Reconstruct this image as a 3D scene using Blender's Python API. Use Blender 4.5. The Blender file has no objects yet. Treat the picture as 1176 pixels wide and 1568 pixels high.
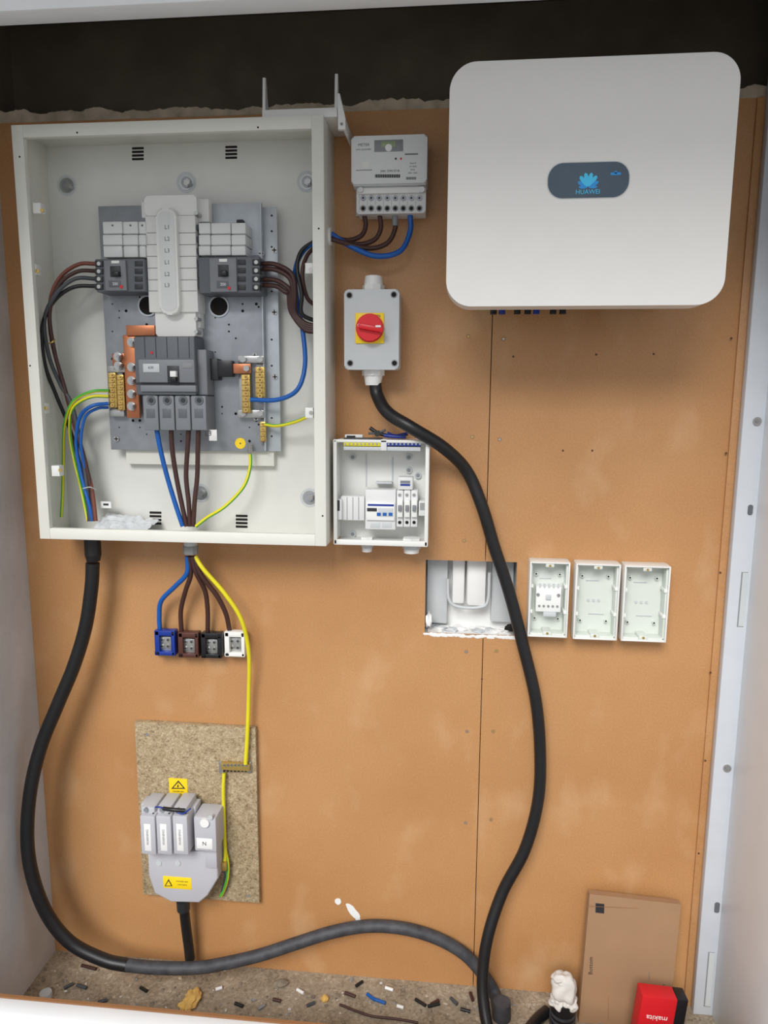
import bpy, bmesh, math, random
from mathutils import Vector, Matrix, noise
random.seed(4)
scene = bpy.context.scene
scene.view_settings.view_transform = 'Standard'

# ------------------------------------------------------------------ survey
# World: X right along the wall, Y into the wall (board face = 0), Z up, floor = 0, metres.
# The camera pose was solved from the photo's vanishing points.  P() rectifies a photo
# measurement onto a real plane parallel to the wall, PF() onto a horizontal plane.
D, CH, F = 1.7, 1.55, 1087.0
Xc = Vector((11188, 240, -1087)).normalized()
Dc = Vector((-43, 6916, 1087)).normalized()
Yc = Xc.cross(Dc).normalized()
Dc = Yc.cross(Xc).normalized()

def P(px, py, Y=0.0):
    r = Vector((px - 588, py - 784, F)); t = (Y + D) / r.dot(Yc)
    return t * r.dot(Xc), CH - t * r.dot(Dc)
def PF(px, py, z=0.0):
    r = Vector((px - 588, py - 784, F)); t = (CH - z) / r.dot(Dc)
    return t * r.dot(Xc), t * r.dot(Yc) - D
def V3(px, py, Y, r=0.0):
    x, z = P(px, py, Y)
    if z < r:
        x, y = PF(px, py, r); return Vector((x, y, r))
    return Vector((x, Y, z))
def R(px0, py0, px1, py1, Y):
    mx, my = (px0 + px1) / 2, (py0 + py1) / 2
    return P(px0, my, Y)[0], P(px1, my, Y)[0], P(mx, py1, Y)[1], P(mx, py0, Y)[1]
PX = D / F

# ------------------------------------------------------------------ materials
def lin(c):
    return tuple(((v / 255) / 12.92 if v / 255 <= 0.04045 else ((v / 255 + 0.055) / 1.055) ** 2.4) for v in c)
def M(name, c, rough=0.5, metal=0.0, var=0.05, scale=15, bump=0.0, bscale=150, coat=0.0):
    m = bpy.data.materials.new(name); m.use_nodes = True
    nt = m.node_tree; b = nt.nodes['Principled BSDF']
    b.inputs['Roughness'].default_value = rough; b.inputs['Metallic'].default_value = metal
    b.inputs['Coat Weight'].default_value = coat
    l = lin(c)
    tc = nt.nodes.new('ShaderNodeTexCoord'); n = nt.nodes.new('ShaderNodeTexNoise')
    n.inputs['Scale'].default_value = scale; n.inputs['Detail'].default_value = 5
    nt.links.new(tc.outputs['Object'], n.inputs['Vector'])
    r = nt.nodes.new('ShaderNodeValToRGB')
    r.color_ramp.elements[0].position = 0.3; r.color_ramp.elements[1].position = 0.7
    r.color_ramp.elements[0].color = tuple(max(0, v * (1 - var)) for v in l) + (1,)
    r.color_ramp.elements[1].color = tuple(min(1, v * (1 + var)) for v in l) + (1,)
    nt.links.new(n.outputs['Fac'], r.inputs['Fac']); nt.links.new(r.outputs['Color'], b.inputs['Base Color'])
    if bump:
        n2 = nt.nodes.new('ShaderNodeTexNoise'); n2.inputs['Scale'].default_value = bscale
        nt.links.new(tc.outputs['Object'], n2.inputs['Vector'])
        bp = nt.nodes.new('ShaderNodeBump'); bp.inputs['Strength'].default_value = bump
        bp.inputs['Distance'].default_value = 0.004
        nt.links.new(n2.outputs['Fac'], bp.inputs['Height']); nt.links.new(bp.outputs['Normal'], b.inputs['Normal'])
    return m

def mdf_mat():
    m = bpy.data.materials.new('mdf_board'); m.use_nodes = True
    nt = m.node_tree; b = nt.nodes['Principled BSDF']; b.inputs['Roughness'].default_value = 0.42
    tc = nt.nodes.new('ShaderNodeTexCoord')
    def noi(s, d, mp=None):
        n = nt.nodes.new('ShaderNodeTexNoise'); n.inputs['Scale'].default_value = s; n.inputs['Detail'].default_value = d
        if mp:
            mm = nt.nodes.new('ShaderNodeMapping'); mm.inputs['Scale'].default_value = mp
            nt.links.new(tc.outputs['Object'], mm.inputs['Vector']); nt.links.new(mm.outputs['Vector'], n.inputs['Vector'])
        else: nt.links.new(tc.outputs['Object'], n.inputs['Vector'])
        return n
    big = noi(2.6, 5); fine = noi(240, 3); scuff = noi(7, 9, (1, 1, 0.7))
    r1 = nt.nodes.new('ShaderNodeValToRGB')
    r1.color_ramp.elements[0].position = .3; r1.color_ramp.elements[1].position = .72
    r1.color_ramp.elements[0].color = lin((183, 132, 84)) + (1,); r1.color_ramp.elements[1].color = lin((197, 147, 98)) + (1,)
    nt.links.new(big.outputs['Fac'], r1.inputs['Fac'])
    mx = nt.nodes.new('ShaderNodeMix'); mx.data_type = 'RGBA'; mx.blend_type = 'OVERLAY'
    mx.inputs['Factor'].default_value = .22
    nt.links.new(r1.outputs['Color'], mx.inputs[6]); nt.links.new(fine.outputs['Fac'], mx.inputs[7])
    r2 = nt.nodes.new('ShaderNodeValToRGB')
    r2.color_ramp.elements[0].position = .55; r2.color_ramp.elements[1].position = .8
    r2.color_ramp.elements[0].color = (0, 0, 0, 1); r2.color_ramp.elements[1].color = (.55, .55, .55, 1)
    nt.links.new(scuff.outputs['Fac'], r2.inputs['Fac'])
    m2 = nt.nodes.new('ShaderNodeMix'); m2.data_type = 'RGBA'
    m2.inputs[7].default_value = lin((216, 180, 140)) + (1,)
    nt.links.new(r2.outputs['Color'], m2.inputs['Factor']); nt.links.new(mx.outputs[2], m2.inputs[6])
    nt.links.new(m2.outputs[2], b.inputs['Base Color'])
    return m
def speck_mat(name, cols, scale, rough=.8, bump=.3, nscale=.25, vw=.4):
    m = bpy.data.materials.new(name); m.use_nodes = True
    nt = m.node_tree; b = nt.nodes['Principled BSDF']; b.inputs['Roughness'].default_value = rough
    tc = nt.nodes.new('ShaderNodeTexCoord'); v = nt.nodes.new('ShaderNodeTexVoronoi'); v.inputs['Scale'].default_value = scale
    n = nt.nodes.new('ShaderNodeTexNoise'); n.inputs['Scale'].default_value = scale * nscale; n.inputs['Detail'].default_value = 9
    nt.links.new(tc.outputs['Object'], v.inputs['Vector']); nt.links.new(tc.outputs['Object'], n.inputs['Vector'])
    sep = nt.nodes.new('ShaderNodeSeparateColor'); nt.links.new(v.outputs['Color'], sep.inputs['Color'])
    ad = nt.nodes.new('ShaderNodeMath'); ad.operation = 'ADD'
    mu = nt.nodes.new('ShaderNodeMath'); mu.operation = 'MULTIPLY'; mu.inputs[1].default_value = vw
    nt.links.new(sep.outputs[0], mu.inputs[0]); nt.links.new(mu.outputs[0], ad.inputs[0])
    m3 = nt.nodes.new('ShaderNodeMath'); m3.operation = 'MULTIPLY'; m3.inputs[1].default_value = 1 - vw
    nt.links.new(n.outputs['Fac'], m3.inputs[0]); nt.links.new(m3.outputs[0], ad.inputs[1])
    r = nt.nodes.new('ShaderNodeValToRGB')
    el = r.color_ramp.elements
    el[0].position = .2; el[0].color = lin(cols[0]) + (1,); el[1].position = .8; el[1].color = lin(cols[-1]) + (1,)
    for i, c in enumerate(cols[1:-1]):
        e = el.new(.2 + .6 * (i + 1) / (len(cols) - 1)); e.color = lin(c) + (1,)
    nt.links.new(ad.outputs[0], r.inputs['Fac']); nt.links.new(r.outputs['Color'], b.inputs['Base Color'])
    bp = nt.nodes.new('ShaderNodeBump'); bp.inputs['Strength'].default_value = bump; bp.inputs['Distance'].default_value = .003
    nt.links.new(ad.outputs[0], bp.inputs['Height']); nt.links.new(bp.outputs['Normal'], b.inputs['Normal'])
    return m

mdf = mdf_mat()
mdf_edge = M('mdf_edge', (150, 105, 66), .8)
mdf_hole = M('mdf_screw_countersunk', (160, 124, 90), .6)
mdf_dot = M('mdf_pilot_hole', (92, 62, 40), .8)
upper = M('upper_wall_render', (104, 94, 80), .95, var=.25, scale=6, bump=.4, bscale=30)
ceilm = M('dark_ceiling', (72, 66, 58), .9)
plaster = M('plaster', (204, 204, 206), .9, var=.08, scale=8, bump=.6, bscale=25)
filler = M('filler_foam', (190, 174, 152), .95, var=.25, scale=30, bump=.7, bscale=40)
frame_w = M('frame_white', (240, 242, 244), .4, var=.02)
frame_g = M('frame_inner', (206, 211, 218), .4, var=.03)
floorm = speck_mat('concrete_floor', [(108, 94, 78), (148, 134, 114), (168, 154, 134), (200, 188, 168)], 170, bump=.25, nscale=.07, vw=.28)
ground = M('outside_ground', (140, 138, 134), .9, var=.1)
enc = M('enclosure_paint', (232, 231, 222), .4, var=.02)
enc_in = M('enclosure_inside', (222, 222, 216), .45, var=.03)
zinc = M('galvanised', (162, 166, 172), .38, .45, var=.08, scale=40)
zinc_l = M('galvanised_light', (194, 200, 206), .4, .35, var=.06, scale=40)
steel = M('steel', (184, 184, 182), .3, .8, var=.05)
brass = M('brass', (208, 178, 102), .3, .75, var=.08, scale=60)
copper = M('copper', (190, 120, 84), .35, .7, var=.08, scale=50)
wplast = M('white_plastic', (236, 236, 232), .4, var=.02)
wplast2 = M('module_white', (226, 227, 226), .4, var=.02)
gplast = M('grey_plastic', (98, 102, 108), .5, var=.04)
gplast2 = M('grey_plastic_mid', (128, 131, 136), .5, var=.04)
dplast = M('dark_plastic', (44, 46, 50), .45, var=.04)
lgrey = M('light_grey_plastic', (200, 204, 206), .45, var=.02)
cgrey = M('cutout_grey', (190, 190, 196), .5, var=.03)
black = M('black_rubber', (24, 24, 27), .42, var=.1, scale=30)
blackdust = M('dusty_rubber', (64, 65, 70), .6, var=.35, scale=40)
hole = M('hole_dark', (24, 20, 18), .9)
blue = M('blue_insulation', (18, 92, 176), .4, var=.05)
brown = M('brown_insulation', (70, 42, 37), .45, var=.08)
brownr = M('brown_red_insulation', (124, 66, 50), .45, var=.08)
gryw = M('grey_insulation', (72, 76, 80), .45)
gryl = M('grey_lead', (140, 142, 144), .5)
yel = M('yellow_insulation', (228, 216, 36), .4)
grn = M('green_insulation', (84, 176, 62), .4)
yell = M('label_yellow', (252, 216, 30), .45, var=.02)
redm = M('red_plastic', (222, 26, 38), .35, var=.02)
redb = M('red_card', (206, 26, 36), .45, var=.04)
chip = speck_mat('chipboard', [(116, 96, 70), (160, 140, 108), (176, 157, 125), (198, 182, 153)], 300, bump=.12)
card = M('cardboard', (160, 126, 94), .8, var=.05, scale=8)
ink = M('print_ink', (40, 40, 46), .6)
inkl = M('print_grey', (110, 112, 116), .6)
white = M('label_white', (240, 240, 238), .5, var=.01)
inv_w = M('inverter_white', (236, 234, 230), .38, var=.01)
inv_b = M('inverter_body', (160, 162, 164), .45)
disp = M('display_glass', (66, 84, 100), .22, var=.12, scale=9, coat=.3)
cyan = M('logo_cyan', (70, 200, 245), .4)
cyan2 = M('logo_blue', (40, 150, 225), .4)
lcd = M('lcd', (150, 165, 130), .3)
blkblue = M('terminal_blue', (22, 54, 146), .35)
blkbrown = M('terminal_brown', (84, 48, 40), .4)
blkblack = M('terminal_black', (24, 24, 28), .35)
bag = M('poly_bag', (214, 217, 220), .25, var=.1, scale=60)
paper = M('crumpled_paper', (212, 208, 202), .7, var=.14, scale=30, bump=.25, bscale=60)
foam = M('expanding_foam', (226, 184, 104), .8, var=.15, scale=60)
pbox = M('pattress_plastic', (218, 223, 216), .45, var=.02)
dust = M('gravel_grey', (138, 126, 110), .9, var=.3, scale=80)

# ------------------------------------------------------------------ mesh builder
def rr(x0, x1, z0, z1, r, n=6):
    pts = []
    for cx, cz, a in ((x1 - r, z1 - r, 0), (x0 + r, z1 - r, 90), (x0 + r, z0 + r, 180), (x1 - r, z0 + r, 270)):
        for i in range(n + 1):
            t = math.radians(a + 90 * i / n); pts.append((cx + r * math.cos(t), cz + r * math.sin(t)))
    return pts
def catmull(pts, n=8):
    pts = [Vector(p) for p in pts]; out = []
    q = [pts[0] * 2 - pts[1]] + pts + [pts[-1] * 2 - pts[-2]]
    for i in range(1, len(q) - 2):
        a, b, c, d = q[i - 1:i + 3]
        for k in range(n):
            t = k / n
            out.append(.5 * ((2 * b) + (c - a) * t + (2 * a - 5 * b + 4 * c - d) * t * t + (3 * b - a - 3 * c + d) * t ** 3))
    out.append(pts[-1]); return out

class B:
    def __init__(s, name, parent=None):
        s.name = name; s.parent = parent; s.bm = bmesh.new(); s.mats = []
    def mi(s, m):
        if m not in s.mats: s.mats.append(m)
        return s.mats.index(m)
    def merge(s, tb, m=None):
        if m is not None:
            i = s.mi(m)
            for f in tb.faces: f.material_index = i
        vm = [s.bm.verts.new(v.co) for v in tb.verts]
        tb.verts.index_update()
        for f in tb.faces:
            try:
                nf = s.bm.faces.new([vm[v.index] for v in f.verts]); nf.material_index = f.material_index
            except ValueError: pass
        tb.free()
    def box(s, x0, x1, y0, y1, z0, z1, m, bev=0.0, mat=None):
        tb = bmesh.new()
        bmesh.ops.create_cube(tb, size=1, matrix=Matrix.Translation(((x0 + x1) / 2, (y0 + y1) / 2, (z0 + z1) / 2)) @
                              Matrix.Diagonal((abs(x1 - x0), abs(y1 - y0), abs(z1 - z0), 1)))
        if bev: bmesh.ops.bevel(tb, geom=tb.edges[:], offset=bev, segments=2, affect='EDGES', profile=.5, clamp_overlap=True)
        if mat: bmesh.ops.transform(tb, matrix=mat, verts=tb.verts)
        s.merge(tb, m)
    def pb(s, px0, py0, px1, py1, yf, yb, m, bev=0.0012):
        x0, x1, z0, z1 = R(px0, py0, px1, py1, yf); s.box(x0, x1, yf, yb, z0, z1, m, bev)
    def prism(s, poly, y0, y1, m, fb=0.0, seg=3):
        tb = bmesh.new(); n = len(poly)
        a = [tb.verts.new((x, y0, z)) for x, z in poly]; b = [tb.verts.new((x, y1, z)) for x, z in poly]
        tb.faces.new(a); tb.faces.new(b[::-1])
        for i in range(n): tb.faces.new((a[i], a[(i + 1) % n], b[(i + 1) % n], b[i]))
        if fb:
            es = [e for e in tb.edges if abs(e.verts[0].co.y - y0) < 1e-6 and abs(e.verts[1].co.y - y0) < 1e-6]
            bmesh.ops.bevel(tb, geom=es, offset=fb, segments=seg, affect='EDGES', profile=.5, clamp_overlap=True)
        bmesh.ops.recalc_face_normals(tb, faces=tb.faces); s.merge(tb, m)
    def pr(s, px0, py0, px1, py1, yf, yb, r, m, fb=0.0, seg=3):
        x0, x1, z0, z1 = R(px0, py0, px1, py1, yf); s.prism(rr(x0, x1, z0, z1, r), yf, yb, m, fb, seg)
    def pp(s, pts, yf, yb, m, fb=0.0):
        s.prism([P(a, b, yf) for a, b in pts], yf, yb, m, fb)
    def cyl(s, p0, p1, r, m, seg=20, r2=None):
        p0, p1 = Vector(p0), Vector(p1); d = p1 - p0
        tb = bmesh.new()
        bmesh.ops.create_cone(tb, cap_ends=True, segments=seg, radius1=r, radius2=r if r2 is None else r2, depth=d.length,
            matrix=Matrix.Translation((p0 + p1) / 2) @ d.to_track_quat('Z', 'Y').to_matrix().to_4x4())
        s.merge(tb, m)
    def disc(s, px, py, yf, yb, rpx, m, seg=20):
        x, z = P(px, py, yf); s.cyl((x, yb, z), (x, yf, z), rpx * PX * (D + yf) / D, m, seg)
    def screw(s, px, py, yf, rpx, m=None, th=.002):
        m = m or steel; s.disc(px, py, yf - th, yf, rpx, m, 16)
        x, z = P(px, py, yf - th); r = rpx * PX * .75
        s.box(x - r, x + r, yf - th - .0004, yf - th + .0005, z - r * .22, z + r * .22, hole)
        s.box(x - r * .22, x + r * .22, yf - th - .0004, yf - th + .0005, z - r, z + r, hole)
    def tube(s, pts, r, m, m2=None, seg=12, n=8, cap=True):
        c = catmull(pts, n); tb = bmesh.new(); rings = []
        up = Vector((0, 1, 0)); prev = None
        for i, p in enumerate(c):
            t = (c[min(i + 1, len(c) - 1)] - c[max(i - 1, 0)]).normalized()
            if prev is None:
                u = up.cross(t)
                if u.length < .1: u = Vector((1, 0, 0)).cross(t)
                u.normalize()
            else:
                u = (prev - t * prev.dot(t)).normalized()
            prev = u; w = t.cross(u)
            rings.append([tb.verts.new(p + r * (math.cos(2 * math.pi * k / seg) * u + math.sin(2 * math.pi * k / seg) * w)) for k in range(seg)])
        i1 = s.mi(m); i2 = s.mi(m2) if m2 else i1
        for a, b in zip(rings, rings[1:]):
            for k in range(seg):
                f = tb.faces.new((a[k], a[(k + 1) % seg], b[(k + 1) % seg], b[k]))
                f.material_index = i2 if (k % 6 in (0, 1)) else i1
        if cap:
            f = tb.faces.new(rings[0][::-1]); f.material_index = i1
            f = tb.faces.new(rings[-1]); f.material_index = i1
        bmesh.ops.recalc_face_normals(tb, faces=tb.faces); s.merge(tb)
    def wire(s, pts, rpx, m, m2=None, seg=12):
        r = rpx * PX; s.tube([V3(a, b, c, r) for a, b, c in pts], r, m, m2, seg)
    def text(s, t, px, py, yf, hpx, m, rot=0.0, mat=None):
        cu = bpy.data.curves.new('t', 'FONT'); cu.body = t; cu.size = hpx * PX * 1.35
        cu.align_x = 'CENTER'; cu.align_y = 'CENTER'; cu.extrude = .00015; cu.resolution_u = 2
        ob = bpy.data.objects.new('t', cu); scene.collection.objects.link(ob)
        bpy.context.view_layer.update()
        me = bpy.data.meshes.new_from_object(ob.evaluated_get(bpy.context.evaluated_depsgraph_get()))
        tb = bmesh.new(); tb.from_mesh(me)
        if mat is None:
            x, z = P(px, py, yf)
            mat = Matrix.Translation((x, yf - .0002, z)) @ Matrix.Rotation(math.pi / 2, 4, 'X') @ Matrix.Rotation(rot, 4, 'Z')
        bmesh.ops.transform(tb, matrix=mat, verts=tb.verts); s.merge(tb, m)
        bpy.data.objects.remove(ob); bpy.data.curves.remove(cu); bpy.data.meshes.remove(me)
    def slab(s, q, th, m):
        q = [Vector(v) for v in q]; n = (q[1] - q[0]).cross(q[-1] - q[0]).normalized() * th; k = len(q)
        tb = bmesh.new(); a = [tb.verts.new(v) for v in q]; c = [tb.verts.new(v + n) for v in q]
        tb.faces.new(a); tb.faces.new(c[::-1])
        for i in range(k): tb.faces.new((a[i], a[(i + 1) % k], c[(i + 1) % k], c[i]))
        bmesh.ops.recalc_face_normals(tb, faces=tb.faces); s.merge(tb, m)
    def lump(s, c, r, m, sc=(1, 1, 1), amp=.3, f=3.0, sub=2):
        tb = bmesh.new(); bmesh.ops.create_icosphere(tb, subdivisions=sub, radius=1)
        off = Vector((random.random() * 50, random.random() * 50, 0))
        for v in tb.verts:
            k = 1 + amp * noise.noise(v.co * f + off) * 1.6
            v.co = Vector((v.co.x * sc[0] * k * r, v.co.y * sc[1] * k * r, v.co.z * sc[2] * k * r)) + Vector(c)
        s.merge(tb, m)
    def done(s):
        bm = s.bm
        bmesh.ops.recalc_face_normals(bm, faces=bm.faces)
        for f in bm.faces: f.smooth = True
        for e in bm.edges:
            if len(e.link_faces) == 2 and e.calc_face_angle(0) > math.radians(32): e.smooth = False
        me = bpy.data.meshes.new(s.name); bm.to_mesh(me); bm.free()
        for m in s.mats: me.materials.append(m)
        ob = bpy.data.objects.new(s.name, me); scene.collection.objects.link(ob)
        if s.parent: ob.parent = s.parent
        return ob
def empty(name):
    e = bpy.data.objects.new(name, None); scene.collection.objects.link(e); e.empty_display_size = .05; return e

# ------------------------------------------------------------------ room shell
XL = P(85, 1450, 0)[0]
XR0 = P(1138, 640, -.03)[0]; XR1 = P(1171, 640, -.03)[0]
ZB = P(500, 172, 0)[1]
CAV = .085; FRONT = -.35; CEIL = 2.44
seam = P(742, 900, 0)[0]
hx0, hx1, hz0, hz1 = R(651, 859, 790, 974, 0)
BT = .018
b = B('wall_board')
b.prism([(XL, .0), (seam - .001, .0), (seam - .001, hz0), (hx0, hz0), (hx0, hz1), (seam - .001, hz1), (seam - .001, ZB), (XL, ZB)], 0, BT, mdf)
b.prism([(seam + .001, .0), (XR1, .0), (XR1, ZB), (seam + .001, ZB), (seam + .001, hz1), (hx1, hz1), (hx1, hz0), (seam + .001, hz0)], 0, BT, mdf)
b.box(seam - .004, seam + .004, BT, BT + .002, 0, hz0 - .02, hole); b.box(seam - .004, seam + .004, BT, BT + .002, hz1 + .02, ZB, hole)
bx = P(1101, 877, -.006)[0]
b.box(bx, XR1, -.006, 0, 0, ZB, mdf, .0015)
for i, (px, py) in enumerate(((717,515),(771,519),(723,669),(765,673),(711,828),(714,998),(760,997),(715,1120),(755,1120),(713,1260),(752,1255))):
    b.disc(px, py, -.0005, 0, 3.2, mdf_hole, 14); b.disc(px, py, -.0008, -.0002, 1.7, steel if i % 2 else brass, 12)
for px, py in ((786,546),(913,543),(1001,542),(862,690),(907,690),(738,1040)): b.disc(px, py, -.0006, 0, 1.6, mdf_dot, 10)
for px, py in ((1112,694),(1120,518),(1103,877),(1088,1030),(1080,1165),(1070,1307)): b.disc(px, py, -.0068, -.006, 1.7, mdf_dot, 10)
b.done()
b = B('filler_splash')
for px, py, rx, rz, a in ((518,1380,6,7,0),(541,1396,7,19,.7),(549,1410,5,12,.2)):
    x, z = P(px, py, 0); pts = []
    for i in range(14):
        t = i / 14 * 2 * math.pi; k = .8 + .25 * random.random()
        u, w = rx * k * math.cos(t) * PX, rz * k * math.sin(t) * PX
        pts.append((x + u * math.cos(a) - w * math.sin(a), z + u * math.sin(a) + w * math.cos(a)))
    b.prism(pts, -.001 - .0003 * rx / 7, -.0002, white)
b.done()

b = B('wall_back')
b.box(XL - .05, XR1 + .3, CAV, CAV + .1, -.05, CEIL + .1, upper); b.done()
b = B('plaster_edge')
xs = [XL + (XR1 - XL) * i / 260 for i in range(261)]
top = [(x, ZB + .02 + .026 * noise.noise(Vector((x * 5, 0, 3))) + .010 * noise.noise(Vector((x * 22, 0, 7))) + .005 * noise.noise(Vector((x * 80, 0, 5)))) for x in xs]
b.prism([(XL, ZB), (XR1, ZB)] + top[::-1], -.001, CAV, filler)
for i in range(50):
    k = random.randrange(261); b.lump((top[k][0], random.uniform(0.02, .07), top[k][1]), random.uniform(.004, .009), filler, (1.6, 1, .6), .4, sub=2)
b.done()
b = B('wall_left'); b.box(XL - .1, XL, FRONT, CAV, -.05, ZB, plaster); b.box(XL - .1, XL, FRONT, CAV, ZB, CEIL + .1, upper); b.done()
b = B('wall_right'); b.box(XR1 + .012, XR1 + .1, FRONT, CAV, -.05, CEIL + .1, frame_w); b.done()
b = B('trim_1')   # steel jamb strip with fixings
b.box(XR0, XR1 + .012, -.03, -.008, 0, CEIL, frame_g, .002)
b.box(XR1, XR1 + .012, FRONT, -.028, 0, CEIL, frame_w, .002)
for px, py in ((1160, 645), (1114, 1177)): b.disc(px, py, -.034, -.03, 6, steel, 20); b.disc(px, py, -.036, -.033, 3, gplast2, 6)
for px, py in ((1149, 781), (1098, 1390)): b.pr(px - 4, py - 8, px + 4, py + 8, -.0308, -.029, .005, gplast)
for px, py in ((1137, 918), (1086, 1500)): b.pb(px - 5, py - 42, px + 5, py + 42, -.0308, -.029, gryl, 0); b.pb(px - 3, py - 41, px + 5, py + 41, -.0312, -.029, lgrey, 0)
b.done()
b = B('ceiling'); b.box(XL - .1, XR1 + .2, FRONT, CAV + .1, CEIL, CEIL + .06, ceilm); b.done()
hz = P(300, 27, FRONT)[1]; sz = P(0, 1527, FRONT)[1]
b = B('trim_2'); b.box(XL - .6, XR1 + .4, FRONT - .05, FRONT, hz, CEIL + .1, frame_w, .004); b.done()
b = B('trim_3'); b.box(XL - .6, XR1 + .4, FRONT - .04, FRONT, 0, sz, frame_w, .003)
b.box(XL, XR1, FRONT, FRONT + .008, sz - .03, sz + .002, mdf_edge); b.done()
b = B('floor'); b.box(XL - .05, XR1 + .2, FRONT, CAV, -.05, 0, floorm); b.done()
b = B('ground'); b.box(-4, 4, -6, FRONT, -.06, -.01, ground); b.done()
b = B('added_shade_overhang'); b.box(-3, 3, -1.15, FRONT - .05, 2.46, 2.54, frame_w); b.done()  # unseen overhang, added to shade the upper wall and grade light downwards

# recess behind the board
b = B('wall_recess')
x0, x1, z0, z1 = hx0 - .002, hx1 + .002, hz0 - .002, hz1 + .002
b.box(x0 - .01, x0, BT, CAV, z0 - .01, z1 + .01, plaster); b.box(x1, x1 + .01, BT, CAV, z0 - .01, z1 + .01, lgrey)
b.box(x0, x1, BT, CAV, z1, z1 + .01, plaster); b.box(x0, x1, BT, CAV, z0 - .01, z0, white)
b.box(x0, x1, CAV - .006, CAV - .001, z0, z1, white)
w = x1 - x0; h = z1 - z0
b.box(x0 + w * .02, x0 + w * .25, .05, CAV - .006, z0 + h * .08, z1, lgrey, .003)
b.box(x0 + w * .30, x0 + w * .44, .045, CAV - .006, z0 + h * .36, z1, white, .006)
b.box(x0 + w * .46, x0 + w * .68, .038, CAV - .006, z0 + h * .34, z1, white, .01)
b.box(x0 + w * .74, x0 + w * .98, .055, CAV - .006, z0 + h * .12, z1, lgrey, .003)
b.tube([(x0 + w * .25, .04, z0 + h * .7), (x0 + w * .27, .04, z0 + h * .42), (x0 + w * .38, .04, z0 + h * .33), (x0 + w * .6, .04, z0 + h * .33), (x0 + w * .7, .04, z0 + h * .42), (x0 + w * .71, .04, z0 + h * .8)], .004, lgrey)
for i in range(22):
    b.lump((x0 + random.random() * w, .03 + random.random() * .03, z0 + .004), .01, white if i % 3 else lgrey, (1.6, 1, .6), .4)
for i in range(60):
    b.lump((x0 + random.random() * w, -.0003, hz0 + .004 * random.random() - .002), .004, white, (2.2, .15, .8), .4, sub=2)
b.lump((x0 + .012, .005, z0 + h * .2), .014, white, (.6, .8, 1.5), .5); b.lump((x1 - .012, .01, z0 + h * .12), .011, hole, (1.2, .8, .8), .5)
b.done()

# ------------------------------------------------------------------ distribution board
db = empty('distribution_board')
EF = -.13
b = B('enclosure', db)
x0, x1, z0, z1 = R(40, 184, 498, 830, EF); T = .0025
b.box(x0, x1, -.003, -.0002, z0, z1, enc_in)
b.box(x0, x0 + T, EF, -.003, z0, z1, enc, .0008); b.box(x1 - T, x1, EF, -.003, z0, z1, enc, .0008)
b.box(x0 + T, x1 - T, EF, -.003, z1 - T, z1, enc, .0008); b.box(x0 + T, x1 - T, EF, -.003, z0, z0 + T, enc, .0008)
W = .026
for a0, a1, c0, c1 in ((x0, x0 + W, z0, z1), (x1 - W, x1, z0, z1), (x0 + W, x1 - W, z1 - W, z1), (x0 + W, x1 - W, z0, z0 + W)):
    b.box(a0, a1, EF - .003, EF, c0, c1, enc, .001)
for a0, a1, c0, c1 in ((x0 + W - .003, x0 + W, z0 + W, z1 - W), (x1 - W, x1 - W + .003, z0 + W, z1 - W), (x0 + W, x1 - W, z1 - W, z1 - W + .003), (x0 + W, x1 - W, z0 + W - .003, z0 + W)):
    b.box(a0, a1, EF, EF + .012, c0, c1, enc, .0008)
for px, py in ((64, 322), (57, 415), (70, 625), (92, 720), (476, 632), (476, 413)):
    b.pb(px - 6, py - 8, px + 6, py + 8, EF + .03, EF + .01, wplast, .001); b.disc(px, py, EF + .0085, EF + .01, 3, brass if px < 100 else steel, 12)
for px, py in ((30, 240), (488, 350), (494, 790), (118, 203), (395, 195), (46, 560)): b.disc(px, py, EF - .0034, EF - .0028, 1.4, hole, 10)
for px, py in ((211, 235), (354, 233), (238, 793), (370, 798)):
    for k in (-8, -2.5, 3, 8.5): b.pr(px - 9, py + k - 1.7, px + 9, py + k + 1.7, -.0036, -.003, .001, hole)
for px, py in ((102, 284), (285, 279), (470, 278), (474, 762), (307, 755), (88, 762)):
    b.disc(px, py, -.0038, -.003, 15, lgrey, 28); b.disc(px, py, -.005, -.003, 11, steel, 28); b.disc(px, py, -.007, -.003, 8, zinc, 24)
    b.disc(px + 1, py, -.013, -.003, 5.5, steel, 6); b.disc(px + 2, py, -.024, -.003, 3, steel, 12)
gx, gz = P(292, 836, -.07)
b.cyl((gx, -.07, z0 + .004), (gx, -.07, z0 - .038), .016, lgrey, 24); b.cyl((gx, -.07, z0 + .008), (gx, -.07, z0 - .004), .021, gryl, 8)
b.cyl((gx, -.07, z0 - .02), (gx, -.07, z0 - .04), .018, gryl, 10)
g2x = P(142, 840, -.07)[0]
b.cyl((g2x, -.07, z0 + .006), (g2x, -.07, z0 - .006), .024, black, 24); b.cyl((g2x, -.07, z0), (g2x, -.07, z0 - .05), .0195, black, 24)
b.cyl((g2x, -.07, z0 - .05), (g2x, -.07, z0 - .065), .0195, black, 24, .016)
zg = P(505, 362, -.07)[1]
b.cyl((x1 - .006, -.07, zg), (x1 + .005, -.07, zg), .019, wplast, 24)
b.done()
ENC = (x0, x1, z0, z1)

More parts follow.
